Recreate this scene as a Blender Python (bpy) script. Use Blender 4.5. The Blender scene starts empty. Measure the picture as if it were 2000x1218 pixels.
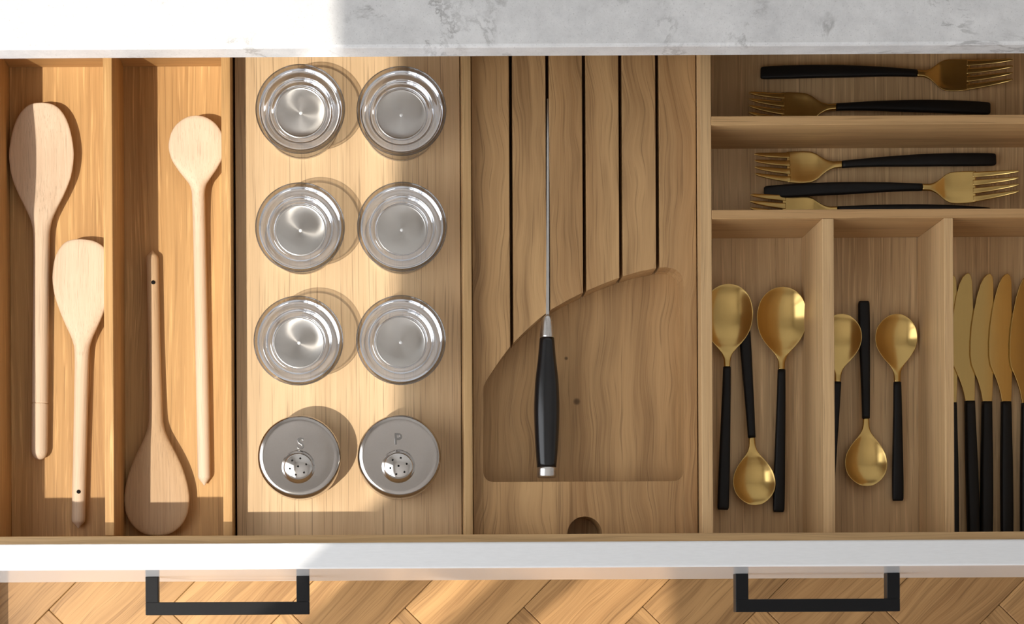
import bpy, bmesh, math, random
import numpy as np
from mathutils import Vector, Matrix

# ------------------------------------------------------------------ scene, camera, light
scene = bpy.context.scene
C = scene.collection
scene.view_settings.view_transform = 'Standard'
scene.view_settings.look = 'None'
scene.view_settings.gamma = 1.0
scene.view_settings.use_curve_mapping = False
scene.view_settings.exposure = 0.95

FPX, PPX, PPY, CAMZ, ROLL = 3490.0, 722.0, 1260.0, 1.5, 0.0052
cam_data = bpy.data.cameras.new('camera')
cam = bpy.data.objects.new('camera', cam_data)
C.objects.link(cam)
cam.location = (0, 0, CAMZ)
cam.rotation_euler = (0, 0, -ROLL)
cam_data.sensor_width = 36.0
cam_data.lens = 36.0 * FPX / 2000.0
cam_data.shift_x = (1000 - PPX) / 2000.0
cam_data.shift_y = (PPY - 609) / 2000.0
cam_data.clip_start = 0.05
scene.camera = cam
scene.cycles.blur_glossy = 0.1

world = bpy.data.worlds.new('sky')
scene.world = world
world.use_nodes = True
bg = world.node_tree.nodes['Background']
bg.inputs['Color'].default_value = (0.94, 0.965, 1.0, 1)
bg.inputs['Strength'].default_value = 1.75

SUN_DIR = Vector((0.416, 0.372, -1.0))
sun_data = bpy.data.lights.new('sun', 'SUN')
sun_data.energy = 2.15
sun_data.angle = math.radians(0.6)
sun_data.color = (1.0, 0.93, 0.82)
sun = bpy.data.objects.new('sun', sun_data)
C.objects.link(sun)
sun.location = (-2, -2, 4)
sun.rotation_euler = SUN_DIR.to_track_quat('-Z', 'Y').to_euler()

# ------------------------------------------------------------------ helpers
def P(px, py, z):
    """world point at height z seen at photo pixel (px, py)"""
    dx = (px - PPX) / FPX * (CAMZ - z)
    dy = -(py - PPY) / FPX * (CAMZ - z)
    c, s = math.cos(ROLL), math.sin(ROLL)
    return Vector((dx * c + dy * s, -dx * s + dy * c, z))

def PX(px, z, py=600): return P(px, py, z).x
def PY(py, z, px=1000): return P(px, py, z).y

def obj(name, bm, mat, parent=None, smooth=False, loc=None):
    me = bpy.data.meshes.new(name)
    bm.normal_update()
    bm.to_mesh(me)
    bm.free()
    if smooth:
        for p in me.polygons: p.use_smooth = True
    if mat is not None: me.materials.append(mat)
    o = bpy.data.objects.new(name, me)
    C.objects.link(o)
    if loc is not None: o.location = loc
    if parent is not None: o.parent = parent
    return o

def empty(name, loc=(0, 0, 0), rz=0.0):
    o = bpy.data.objects.new(name, None)
    o.empty_display_size = 0.02
    C.objects.link(o)
    o.location = loc
    o.rotation_euler = (0, 0, rz)
    return o

def tag(o, label, cat, group=None):
    o['label'] = label
    o['category'] = cat
    if group: o['group'] = group
    return o

def struct(o):
    o['kind'] = 'structure'
    return o

def add_box(bm, x0, x1, y0, y1, z0, z1, bev=0.0, seg=2):
    r = bmesh.ops.create_cube(bm, size=1.0)
    vs = r['verts']
    for v in vs:
        v.co = Vector((x0 + (v.co.x + .5) * (x1 - x0), y0 + (v.co.y + .5) * (y1 - y0), z0 + (v.co.z + .5) * (z1 - z0)))
    if bev > 0:
        es = list({e for v in vs for e in v.link_edges})
        bmesh.ops.bevel(bm, geom=es, offset=bev, segments=seg, profile=0.5, affect='EDGES', clamp_overlap=True)

def box(name, x0, x1, y0, y1, z0, z1, mat, parent=None, bev=0.0006, off=(0, 0, 0)):
    bm = bmesh.new()
    add_box(bm, x0 - off[0], x1 - off[0], y0 - off[1], y1 - off[1], z0 - off[2], z1 - off[2], bev)
    return obj(name, bm, mat, parent)

def add_prism(bm, pts, z0, z1, bev=0.0):
    top = [bm.verts.new((p[0], p[1], z1)) for p in pts]
    bot = [bm.verts.new((p[0], p[1], z0)) for p in pts]
    n = len(pts)
    ft = bm.faces.new(top)
    fb = bm.faces.new(list(reversed(bot)))
    for i in range(n):
        j = (i + 1) % n
        bm.faces.new((top[j], top[i], bot[i], bot[j]))
    if bev > 0:
        te = [e for e in ft.edges]
        bmesh.ops.bevel(bm, geom=te, offset=bev, segments=2, profile=0.5, affect='EDGES', clamp_overlap=True)
    bmesh.ops.recalc_face_normals(bm, faces=bm.faces[:])

def prism(name, pts, z0, z1, mat, parent=None, bev=0.0005):
    a = sum(pts[i][0] * pts[(i + 1) % len(pts)][1] - pts[(i + 1) % len(pts)][0] * pts[i][1] for i in range(len(pts)))
    if a < 0: pts = list(reversed(pts))
    bm = bmesh.new()
    add_prism(bm, pts, z0, z1, bev)
    return obj(name, bm, mat, parent)

def lathe(name, prof, mat, parent=None, seg=72, loc=None, close=False):
    """prof: list of (r, z); revolved about the local z axis"""
    bm = bmesh.new()
    rings = []
    for r, z in prof:
        if r < 1e-6: rings.append([bm.verts.new((0, 0, z))])
        else: rings.append([bm.verts.new((r * math.cos(2 * math.pi * k / seg), r * math.sin(2 * math.pi * k / seg), z)) for k in range(seg)])
    pairs = list(zip(rings[:-1], rings[1:]))
    if close: pairs.append((rings[-1], rings[0]))
    for a, b in pairs:
        for k in range(seg):
            k2 = (k + 1) % seg
            if len(a) == 1 and len(b) == 1: continue
            if len(a) == 1: bm.faces.new((a[0], b[k], b[k2]))
            elif len(b) == 1: bm.faces.new((a[k], b[0], a[k2]))
            else: bm.faces.new((a[k], b[k], b[k2], a[k2]))
    bmesh.ops.recalc_face_normals(bm, faces=bm.faces[:])
    return obj(name, bm, mat, parent, smooth=True, loc=loc)

def pchip(t, y, tt):
    t = np.asarray(t, float); y = np.asarray(y, float)
    h = np.diff(t); d = np.diff(y, axis=0) / h[:, None]
    m = np.zeros_like(y)
    m[0], m[-1] = d[0], d[-1]
    for i in range(1, len(t) - 1):
        w1, w2 = 2 * h[i] + h[i - 1], h[i] + 2 * h[i - 1]
        ok = d[i - 1] * d[i] > 0
        den = np.where(ok, w1 / np.where(ok, d[i - 1], 1) + w2 / np.where(ok, d[i], 1), 1)
        m[i] = np.where(ok, (w1 + w2) / den, 0)
    out = []
    for x in tt:
        i = min(max(int(np.searchsorted(t, x) - 1), 0), len(h) - 1)
        u = (x - t[i]) / h[i]
        out.append((1 + 2 * u) * (1 - u) ** 2 * y[i] + u * (1 - u) ** 2 * h[i] * m[i] + u * u * (3 - 2 * u) * y[i + 1] + u * u * (u - 1) * h[i] * m[i + 1])
    return np.array(out)

def loft_bm(keys, sub=5, n=14, bm=None):
    """keys: rows (s, xoff, halfwidth, zc, h_top, h_bottom, dish, p); axis = local y, x = across.
    ring: ellipse with exponents, sunk by dish in the middle."""
    keys = np.array(keys, float)
    t = np.arange(len(keys))
    st = pchip(t, keys, np.linspace(0, len(keys) - 1, (len(keys) - 1) * sub + 1))
    bm = bm or bmesh.new()
    rings = []
    for s, xo, w, zc, ht, hb, dish, p in st:
        ring = []
        w = max(w, 1e-5)
        for k in range(2 * n):
            a = math.pi * k / n
            ca, sa = math.cos(a), math.sin(a)
            x = math.copysign(abs(ca) ** p, ca) * w
            v2 = min(1.0, (x / w) ** 2)
            q = abs(sa) ** p
            z = zc + (ht if sa >= 0 else -hb) * q - dish * (1 - v2)
            ring.append(bm.verts.new((xo + x, s, z)))
        rings.append(ring)
    m = 2 * n
    for a, b in zip(rings[:-1], rings[1:]):
        for k in range(m):
            bm.faces.new((a[k], a[(k + 1) % m], b[(k + 1) % m], b[k]))
    for r in (rings[0], rings[-1]):
        for k in range(n - 1):     # close the ends with quads straight across
            k0, k1 = k, k + 1
            q = [r[k0], r[k1], r[(m - k1) % m], r[(m - k0) % m]]
            q2 = []
            for v in q:
                if v not in q2: q2.append(v)
            if len(q2) >= 3:
                try: bm.faces.new(q2)
                except ValueError: pass
        try: bm.faces.new((r[n - 1], r[n], r[n + 1]))
        except ValueError: pass
    bmesh.ops.recalc_face_normals(bm, faces=bm.faces[:])
    return bm

def loft(name, keys, mat, parent=None, sub=5, n=14):
    return obj(name, loft_bm(keys, sub, n), mat, parent, smooth=True)

def dup(root):
    r = root.copy(); C.objects.link(r)
    for ch in list(root.children):
        c = ch.copy(); C.objects.link(c); c.parent = r
        for g in list(ch.children):
            d = g.copy(); C.objects.link(d); d.parent = c
    return r

# ------------------------------------------------------------------ materials
def new_mat(name):
    m = bpy.data.materials.new(name)
    m.use_nodes = True
    nt = m.node_tree
    return m, nt, nt.nodes['Principled BSDF']

def ramp(nt, stops):
    r = nt.nodes.new('ShaderNodeValToRGB')
    e = r.color_ramp.elements
    while len(e) < len(stops): e.new(0.5)
    for el, (p, c) in zip(e, stops):
        el.position = p
        el.color = (*c, 1) if len(c) == 3 else c
    return r

def mixc(nt, a, b, fac, mode='MIX'):
    m = nt.nodes.new('ShaderNodeMix')
    m.data_type = 'RGBA'; m.blend_type = mode
    L = nt.links
    for sock, v in ((m.inputs[0], fac), (m.inputs[6], a), (m.inputs[7], b)):
        if hasattr(v, 'is_output'): L.new(v, sock)
        elif isinstance(v, (int, float)): sock.default_value = v
        else: sock.default_value = (*v, 1)
    return m.outputs[2]

def wood(name, dark, light, axis='Y', figure=0.5, pores=0.5, lime=0.0, rough=0.5, rand=False, scale=1.0, warp=0.004, tone=0.0, knots=(), fibre=0.6, fig_scale=(2.2, 55.0), warp_scale=(5.0, 14.0)):
    """procedural timber; axis = grain direction, warp = how far the grain wanders (m)"""
    m, nt, b = new_mat(name)
    N, L = nt.nodes, nt.links
    tc = N.new('ShaderNodeTexCoord')
    src = tc.outputs['Object']
    if rand:
        oi = N.new('ShaderNodeObjectInfo')
        mul = N.new('ShaderNodeVectorMath'); mul.operation = 'SCALE'
        comb = N.new('ShaderNodeCombineXYZ')
        for i in range(3): L.new(oi.outputs['Random'], comb.inputs[i])
        L.new(comb.outputs[0], mul.inputs[0]); mul.inputs['Scale'].default_value = 37.0
        add = N.new('ShaderNodeVectorMath'); add.operation = 'ADD'
        L.new(src, add.inputs[0]); L.new(mul.outputs[0], add.inputs[1])
        src = add.outputs[0]
    def mapped(along, across, vec=None):
        mp = N.new('ShaderNodeMapping')
        s = {'X': (along, across, across), 'Y': (across, along, across), 'Z': (across, across, along)}[axis]
        mp.inputs['Scale'].default_value = [v * scale for v in s]
        L.new(vec or src, mp.inputs['Vector'])
        return mp.outputs[0]
    def noise(vec, sc, det=4, rough_=0.55, dist=0.0):
        n = N.new('ShaderNodeTexNoise')
        n.inputs['Scale'].default_value = sc; n.inputs['Detail'].default_value = det
        n.inputs['Roughness'].default_value = rough_; n.inputs['Distortion'].default_value = dist
        L.new(vec, n.inputs['Vector'])
        return n.outputs['Fac']
    # the grain wanders: shift the coordinate sideways by a slow noise
    wn = noise(mapped(*warp_scale), 1.0, 2, 0.5)
    ws = N.new('ShaderNodeMath'); ws.operation = 'MULTIPLY_ADD'; ws.inputs[1].default_value = 2 * warp; ws.inputs[2].default_value = -warp
    L.new(wn, ws.inputs[0])
    cw = N.new('ShaderNodeCombineXYZ'); L.new(ws.outputs[0], cw.inputs[{'X': 1, 'Y': 0, 'Z': 0}[axis]])
    aw = N.new('ShaderNodeVectorMath'); aw.operation = 'ADD'
    L.new(src, aw.inputs[0]); L.new(cw.outputs[0], aw.inputs[1])
    src = aw.outputs[0]
    broad = noise(mapped(1.4, 22.0), 1.0, 3, 0.55)
    brr = ramp(nt, [(0.32, (0, 0, 0)), (0.68, (1, 1, 1))]); L.new(broad, brr.inputs[0])
    col = mixc(nt, dark, light, brr.outputs[0])
    # growth-ring bands
    fg = noise(mapped(*fig_scale), 1.0, 3, 0.6)
    fgr = ramp(nt, [(0.36, (1, 1, 1)), (0.50, (0.25,) * 3), (0.56, (0, 0, 0))]); L.new(fg, fgr.inputs[0])
    figm = N.new('ShaderNodeMath'); figm.operation = 'MULTIPLY'; figm.inputs[1].default_value = figure
    L.new(fgr.outputs[0], figm.inputs[0])
    col = mixc(nt, col, tuple(c * 0.68 for c in dark), figm.outputs[0])
    # fine fibres
    fine = noise(mapped(4.0, 380.0), 1.0, 5, 0.75)
    fr = ramp(nt, [(0.33, (0, 0, 0)), (0.70, (1, 1, 1))]); L.new(fine, fr.inputs[0])
    frm = N.new('ShaderNodeMath'); frm.operation = 'MULTIPLY'; frm.inputs[1].default_value = fibre
    L.new(fr.outputs[0], frm.inputs[0])
    col = mixc(nt, col, tuple(min(1, c * 1.12) for c in light), frm.outputs[0])
    # short dark pores along the grain
    pn = noise(mapped(11.0, 800.0), 1.0, 2, 0.6)
    pr = ramp(nt, [(0.57, (0, 0, 0)), (0.66, (1, 1, 1))]); L.new(pn, pr.inputs[0])
    pm = N.new('ShaderNodeMath'); pm.operation = 'MULTIPLY'; pm.inputs[1].default_value = 0.7 * pores
    L.new(pr.outputs[0], pm.inputs[0])
    col = mixc(nt, col, tuple(c * 0.45 for c in dark), pm.outputs[0])
    if lime > 0:   # pale filled grain
        ln = noise(mapped(11.0, 360.0), 1.0, 3, 0.65)
        lr = ramp(nt, [(0.55, (0, 0, 0)), (0.68, (1, 1, 1))]); L.new(ln, lr.inputs[0])
        lm = N.new('ShaderNodeMath'); lm.operation = 'MULTIPLY'; lm.inputs[1].default_value = lime
        L.new(lr.outputs[0], lm.inputs[0])
        col = mixc(nt, col, tuple(min(1, c * 1.38 + 0.01) for c in light), lm.outputs[0])
    for kx, ky, kz, kr in knots:   # small dark knots in the board
        dn = N.new('ShaderNodeVectorMath'); dn.operation = 'DISTANCE'
        L.new(tc.outputs['Object'], dn.inputs[0]); dn.inputs[1].default_value = (kx, ky, kz)
        kr_ = ramp(nt, [(0.0, (1, 1, 1)), (0.5, (0.9,) * 3), (1.0, (0, 0, 0))])
        dv = N.new('ShaderNodeMath'); dv.operation = 'DIVIDE'; dv.inputs[1].default_value = kr
        L.new(dn.outputs['Value'], dv.inputs[0]); L.new(dv.outputs[0], kr_.inputs[0])
        km = N.new('ShaderNodeMath'); km.operation = 'MULTIPLY'; km.inputs[1].default_value = 0.85
        L.new(kr_.outputs[0], km.inputs[0])
        col = mixc(nt, col, tuple(c * 0.25 for c in dark), km.outputs[0])
    if tone > 0:   # boards differ from piece to piece
        oi2 = N.new('ShaderNodeObjectInfo')
        hsv = N.new('ShaderNodeHueSaturation')
        mr = N.new('ShaderNodeMapRange'); mr.inputs['To Min'].default_value = 1 - tone; mr.inputs['To Max'].default_value = 1 + tone
        L.new(oi2.outputs['Random'], mr.inputs['Value']); L.new(mr.outputs[0], hsv.inputs['Value'])
        L.new(col, hsv.inputs['Color'])
        col = hsv.outputs['Color']
    L.new(col, b.inputs['Base Color'])
    b.inputs['Roughness'].default_value = rough
    b.inputs['Specular IOR Level'].default_value = 0.3
    bp = N.new('ShaderNodeBump'); bp.inputs['Strength'].default_value = 0.12; bp.inputs['Distance'].default_value = 0.0006
    L.new(pn, bp.inputs['Height']); bp.invert = True
    L.new(bp.outputs[0], b.inputs['Normal'])
    return m

def plain(name, col, rough=0.5, metal=0.0, spec=0.5, aniso=0.0, radial=False):
    m, nt, b = new_mat(name)
    b.inputs['Base Color'].default_value = (*col, 1)
    b.inputs['Roughness'].default_value = rough
    b.inputs['Metallic'].default_value = metal
    b.inputs['Specular IOR Level'].default_value = spec
    return m

def brushed(name, col, rough, axis=None, aniso=0.0, streak=0.0, sc=(2600, 60, 2600)):
    """metal with a fine brushed finish"""
    m, nt, b = new_mat(name)
    N, L = nt.nodes, nt.links
    b.inputs['Metallic'].default_value = 1.0
    tc = N.new('ShaderNodeTexCoord')
    mp = N.new('ShaderNodeMapping'); mp.inputs['Scale'].default_value = sc
    L.new(tc.outputs['Object'], mp.inputs['Vector'])
    n = N.new('ShaderNodeTexNoise'); n.inputs['Scale'].default_value = 1.0; n.inputs['Detail'].default_value = 2
    L.new(mp.outputs[0], n.inputs['Vector'])
    c = mixc(nt, tuple(v * (1 - streak) for v in col), tuple(min(1, v * (1 + streak)) for v in col), n.outputs['Fac'])
    L.new(c, b.inputs['Base Color'])
    mr = N.new('ShaderNodeMapRange')
    mr.inputs['To Min'].default_value = rough * 0.92; mr.inputs['To Max'].default_value = rough * 1.08
    L.new(n.outputs['Fac'], mr.inputs['Value']); L.new(mr.outputs[0], b.inputs['Roughness'])
    if aniso:
        b.inputs['Anisotropic'].default_value = aniso
        tg = N.new('ShaderNodeTangent'); tg.direction_type = 'RADIAL'; tg.axis = axis or 'Z'
        L.new(tg.outputs[0], b.inputs['Tangent'])
    return m

OAK_WARM = wood('oak_utensil_tray', (0.33, 0.168, 0.056), (0.53, 0.315, 0.128), figure=0.35, pores=0.4, lime=0.6, warp=0.006)
OAK_WARM_X = wood('oak_utensil_tray_cross', (0.33, 0.168, 0.056), (0.53, 0.315, 0.128), axis='X', figure=0.4, pores=0.5, lime=0.2)
OAK_PALE = wood('oak_spice_board', (0.46, 0.30, 0.16), (0.62, 0.445, 0.265), figure=0.22, pores=0.75, warp=0.003)
OAK_RAIL = wood('oak_rail', (0.38, 0.225, 0.095), (0.55, 0.36, 0.17), axis='Y', figure=0.35, pores=0.5)
OAK_CUT = wood('oak_cutlery_tray', (0.375, 0.233, 0.108), (0.575, 0.395, 0.212), figure=0.22, pores=0.6, lime=0.5, warp=0.003)
OAK_CUT_X = wood('oak_cutlery_tray_cross', (0.34, 0.190, 0.078), (0.53, 0.328, 0.15), axis='X', figure=0.6, pores=0.5, warp=0.005)
OAK_CUT_Y = wood('oak_cutlery_divider', (0.43, 0.262, 0.118), (0.65, 0.44, 0.23), axis='Y', figure=0.55, pores=0.5, warp=0.005)
OAK_FRONT = wood('oak_front_rail', (0.42, 0.26, 0.115), (0.62, 0.41, 0.205), axis='X', figure=0.7, pores=0.3, warp=0.008, fig_scale=(3, 120))
BEECH = wood('beech_spoon', (0.52, 0.375, 0.255), (0.64, 0.49, 0.355), figure=0.08, pores=0.45, rough=0.55, scale=1.8)
BEECH_DARK = wood('beech_spoon_darker', (0.42, 0.265, 0.14), (0.56, 0.385, 0.23), figure=0.15, pores=0.45, rough=0.5, scale=1.6)  # same beech pattern with darker, browner base colours
FLOOR_OAK = wood('oak_floor_plank', (0.235, 0.115, 0.04), (0.455, 0.26, 0.105), axis='X', figure=0.75, pores=0.55, rand=True, scale=0.8, warp=0.02, tone=0.14, rough=0.45, fig_scale=(3.5, 70.0), warp_scale=(6.0, 16.0))
BRASS = brushed('brushed_brass', (0.55, 0.375, 0.135), 0.20, axis='Z', streak=0.05, sc=(900, 40, 900))
BLACK_HANDLE = plain('matte_black_resin', (0.007, 0.0062, 0.006), 0.42, spec=0.22)
BLACK_KNIFE = plain('polished_black_handle', (0.008, 0.008, 0.009), 0.22)
BLACK_STEEL = plain('black_bar_handle', (0.007, 0.007, 0.0075), 0.42, spec=0.15)
STEEL = brushed('polished_steel', (0.66, 0.64, 0.62), 0.10, streak=0.03, sc=(300, 300, 300))
STEEL_BRUSHED = brushed('spun_steel', (0.60, 0.58, 0.555), 0.22, axis='Z', aniso=0.8, streak=0.0, sc=(60, 60, 60))
STEEL_SATIN = brushed('satin_steel', (0.62, 0.61, 0.60), 0.28, streak=0.06)
DARK = plain('hole_shade', (0.01, 0.009, 0.008), 0.8, spec=0.1)  # near-black colour standing in for the shade inside small holes
CARCASS = plain('cabinet_carcass', (0.10, 0.095, 0.09), 0.6)

def glass_mat(name, tint, refl, floor_fac=0.0, rough=0.03):
    """clear glass wall: passes light straight through, mirrors by Fresnel"""
    m, nt, b = new_mat(name)
    N, L = nt.nodes, nt.links
    out = N['Material Output']; N.remove(b)
    tr = N.new('ShaderNodeBsdfTransparent'); tr.inputs['Color'].default_value = (*tint, 1)
    gl = N.new('ShaderNodeBsdfGlossy'); gl.inputs['Roughness'].default_value = rough
    gl.inputs['Color'].default_value = (0.92, 0.95, 1.0, 1)
    fr = N.new('ShaderNodeFresnel'); fr.inputs['IOR'].default_value = 1.4
    hf = N.new('ShaderNodeMath'); hf.operation = 'MULTIPLY_ADD'; hf.inputs[1].default_value = refl; hf.inputs[2].default_value = floor_fac
    mx = N.new('ShaderNodeMixShader')
    L.new(fr.outputs[0], hf.inputs[0])
    L.new(hf.outputs[0], mx.inputs[0]); L.new(tr.outputs[0], mx.inputs[1]); L.new(gl.outputs[0], mx.inputs[2])
    L.new(mx.outputs[0], out.inputs['Surface'])
    return m
GLASS = glass_mat('clear_thin_glass', (0.965, 0.972, 0.972), 0.6)
GLASS_RIM = glass_mat('thick_glass_rim', (0.68, 0.66, 0.63), 0.8)  # tint put into the rim to darken the shadow band it casts
GLASS_SILVER = glass_mat('mirroring_thick_glass', (0.93, 0.93, 0.93), 0.45, 0.50, 0.05)
PIN = plain('weld_spot', (0.85, 0.84, 0.82), 0.5, metal=0.3)

def quartz():
    m, nt, b = new_mat('white_veined_quartz')
    N, L = nt.nodes, nt.links
    tc = N.new('ShaderNodeTexCoord')
    def noise(sc, det=4, r=0.6, dist=0.0, vec=None):
        n = N.new('ShaderNodeTexNoise'); n.inputs['Scale'].default_value = sc
        n.inputs['Detail'].default_value = det; n.inputs['Roughness'].default_value = r
        n.inputs['Distortion'].default_value = dist
        L.new(vec or tc.outputs['Object'], n.inputs['Vector'])
        return n.outputs['Fac']
    # thin broken veins: the zero-crossings of a warped noise
    v = noise(8.5, 8, 0.66, 0.7)
    sub = N.new('ShaderNodeMath'); sub.operation = 'SUBTRACT'; sub.inputs[1].default_value = 0.5; L.new(v, sub.inputs[0])
    ab = N.new('ShaderNodeMath'); ab.operation = 'ABSOLUTE'; L.new(sub.outputs[0], ab.inputs[0])
    vr = ramp(nt, [(0.0, (1, 1, 1)), (0.007, (0.7,) * 3), (0.022, (0, 0, 0))]); L.new(ab.outputs[0], vr.inputs[0])
    brk = noise(9.0, 4, 0.65)
    br = ramp(nt, [(0.49, (0, 0, 0)), (0.58, (1, 1, 1))]); L.new(brk, br.inputs[0])
    mu = N.new('ShaderNodeMath'); mu.operation = 'MULTIPLY'; L.new(vr.outputs[0], mu.inputs[0]); L.new(br.outputs[0], mu.inputs[1])
    mu2 = N.new('ShaderNodeMath'); mu2.operation = 'MULTIPLY'; mu2.inputs[1].default_value = 0.6; L.new(mu.outputs[0], mu2.inputs[0])
    cl = noise(28.0, 9, 0.78)
    clr = ramp(nt, [(0.32, (0.55, 0.55, 0.555)), (0.62, (0.71, 0.71, 0.71))]); L.new(cl, clr.inputs[0])
    sp = noise(700.0, 2, 0.7)
    spr = ramp(nt, [(0.60, (0, 0, 0)), (0.72, (0.6,) * 3)]); L.new(sp, spr.inputs[0])
    col = mixc(nt, clr.outputs[0], (0.36, 0.36, 0.36), spr.outputs[0])
    col = mixc(nt, col, (0.17, 0.165, 0.16), mu2.outputs[0])
    L.new(col, b.inputs['Base Color'])
    b.inputs['Roughness'].default_value = 0.38
    return m
QUARTZ = quartz()

def lacquer():
    m, nt, b = new_mat('white_satin_lacquer')
    N, L = nt.nodes, nt.links
    tc = N.new('ShaderNodeTexCoord')
    mp = N.new('ShaderNodeMapping'); mp.inputs['Scale'].default_value = (120, 900, 900)
    L.new(tc.outputs['Object'], mp.inputs['Vector'])
    n = N.new('ShaderNodeTexNoise'); n.inputs['Scale'].default_value = 1.0; n.inputs['Detail'].default_value = 3
    L.new(mp.outputs[0], n.inputs['Vector'])
    c = mixc(nt, (0.62, 0.625, 0.63), (0.70, 0.705, 0.71), n.outputs['Fac'])
    L.new(c, b.inputs['Base Color'])
    b.inputs['Roughness'].default_value = 0.13
    return m
LACQUER = lacquer()
WALLPAINT = plain('white_wall_paint', (0.70, 0.69, 0.67), 0.8)
SUBFLOOR = plain('floor_joint_filler', (0.22, 0.13, 0.065), 0.8)
FRAME = plain('window_frame_paint', (0.75, 0.75, 0.75), 0.5)

# ------------------------------------------------------------------ the room
ZF = -0.85          # floor level
ZCEIL = 1.85
XL, XR, YB, YFR = -0.50, 3.2, 0.86, -2.6
WT = 0.10
LINTEL = 1.54
WY0, WY1, WZ0 = -2.0, 0.36, ZF + 0.06

wl = empty('wall_left', (XL, 0, ZF)); struct(wl)
def wbox(name, parent, x0, x1, y0, y1, z0, z1, mat=WALLPAINT):
    o = box(name, x0, x1, y0, y1, z0, z1, mat, parent, bev=0, off=parent.location)
    return o
wbox('masonry', wl, XL - WT, XL, YFR, WY0, ZF, ZCEIL)
wbox('masonry', wl, XL - WT, XL, WY1, YB, ZF, ZCEIL)
wbox('lintel', wl, XL - WT, XL, WY0, WY1, LINTEL, ZCEIL)
wbox('sill', wl, XL - WT, XL, WY0, WY1, ZF, WZ0)
w1 = empty('window_1', (XL - WT + 0.03, 0, WZ0)); struct(w1)
for yc, wd in ((-0.455, 0.06), (-0.625, 0.06), (-1.30, 0.06)):
    wbox('mullion', w1, XL - WT, XL - WT + 0.05, yc - wd / 2, yc + wd / 2, WZ0, LINTEL, FRAME)

def plane(name, pts, mat):
    bm = bmesh.new()
    bm.faces.new([bm.verts.new(p) for p in pts])
    return struct(obj(name, bm, mat))
struct(box('wall_back', XL, XR, YB, YB + 0.1, ZF, ZCEIL, WALLPAINT, bev=0))
struct(box('wall_right', XR, XR + 0.1, YFR, YB, ZF, ZCEIL, WALLPAINT, bev=0))
struct(box('ceiling', XL - WT, XR, YFR, YB, ZCEIL + 0.001, ZCEIL + 0.1, WALLPAINT, bev=0))
# far front wall, unseen; its window opening is added and sized for fill light
wf = empty('wall_front', (0, YFR, ZF)); struct(wf)
FX0, FX1, FZ0, FZ1 = 0.7, 2.2, 0.1, 1.05
wbox('masonry', wf, XL, FX0, YFR - 0.1, YFR, ZF, ZCEIL)
wbox('masonry', wf, FX1, XR, YFR - 0.1, YFR, ZF, ZCEIL)
wbox('lintel', wf, FX0, FX1, YFR - 0.1, YFR, FZ1, ZCEIL)
wbox('sill', wf, FX0, FX1, YFR - 0.1, YFR, ZF, FZ0)

def portal(name, loc, rot, sx, sy):
    d = bpy.data.lights.new(name, 'AREA'); d.shape = 'RECTANGLE'; d.size = sx; d.size_y = sy
    d.cycles.is_portal = True
    o = bpy.data.objects.new(name, d); C.objects.link(o)
    o.location = loc; o.rotation_euler = rot
portal('daylight_portal_left', (XL - 0.02, (WY0 + WY1) / 2, (WZ0 + LINTEL) / 2), (0, -math.pi / 2, 0), LINTEL - WZ0, WY1 - WY0)
portal('daylight_portal_front', ((FX0 + FX1) / 2, YFR + 0.02, (FZ0 + FZ1) / 2), (math.pi / 2, 0, 0), FX1 - FX0, FZ1 - FZ0)

# floor: herringbone planks over a filled base
fl = empty('floor', (0, 0, ZF)); struct(fl)
box('screed', XL, XR, YFR, YB, -0.03, -0.014, SUBFLOOR, fl, bev=0)
PW, PLN = 0.1105, 0.5525
bm = bmesh.new()
add_box(bm, 0.0003, PLN - 0.0003, 0.0003, PW - 0.0003, -0.0139, 0.0, 0.0010, 1)
plank_me = bpy.data.meshes.new('plank'); bm.to_mesh(plank_me); bm.free(); plank_me.materials.append(FLOOR_OAK)
ang = math.radians(-45)
_t = P(95, 1190, ZF)
HX, HY = _t.x - PW / math.sqrt(2), _t.y - PW / math.sqrt(2)     # a corner of the pattern
cands = []
for i in range(-40, 41):
    for j in range(-6, 7):
        for kind in (0, 1):
            u = i * PW + j * PLN; v = i * PW - j * PLN
            if kind == 1: u, v = u, v + PW
            # centre of the plank in pattern coordinates
            cu, cv = (u + PLN / 2, v + PW / 2) if kind == 0 else (u + PW / 2, v + PLN / 2)
            x = HX + cu * math.cos(ang) - cv * math.sin(ang)
            y = HY + cu * math.sin(ang) + cv * math.cos(ang)
            if XL - 0.35 < x < 2.1 and -1.9 < y < YB + 0.3:
                cands.append((math.hypot(x - 0.1, (y - 0.05) * 1.0), u, v, kind))
cands.sort()
for d, u, v, kind in cands[:235]:
    o = bpy.data.objects.new('plank', plank_me); C.objects.link(o); o.parent = fl
    if kind == 1: u = u + PW
    x = HX + u * math.cos(ang) - v * math.sin(ang)
    y = HY + u * math.sin(ang) + v * math.cos(ang)
    o.location = (x, y, 0); o.rotation_euler = (0, 0, ang + (math.pi / 2 if kind else 0))

# ------------------------------------------------------------------ worktop and cabinet
ZC0, ZC1 = 0.1295, 0.153
YC = PY(91, ZC1)
wt = tag(box('worktop', XL + 0.001, XR - 0.4, YC, YB - 0.001, ZC0, ZC1, QUARTZ, bev=0.0022), 'white quartz worktop with broken grey veins and a thin front edge', 'worktop')

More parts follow.
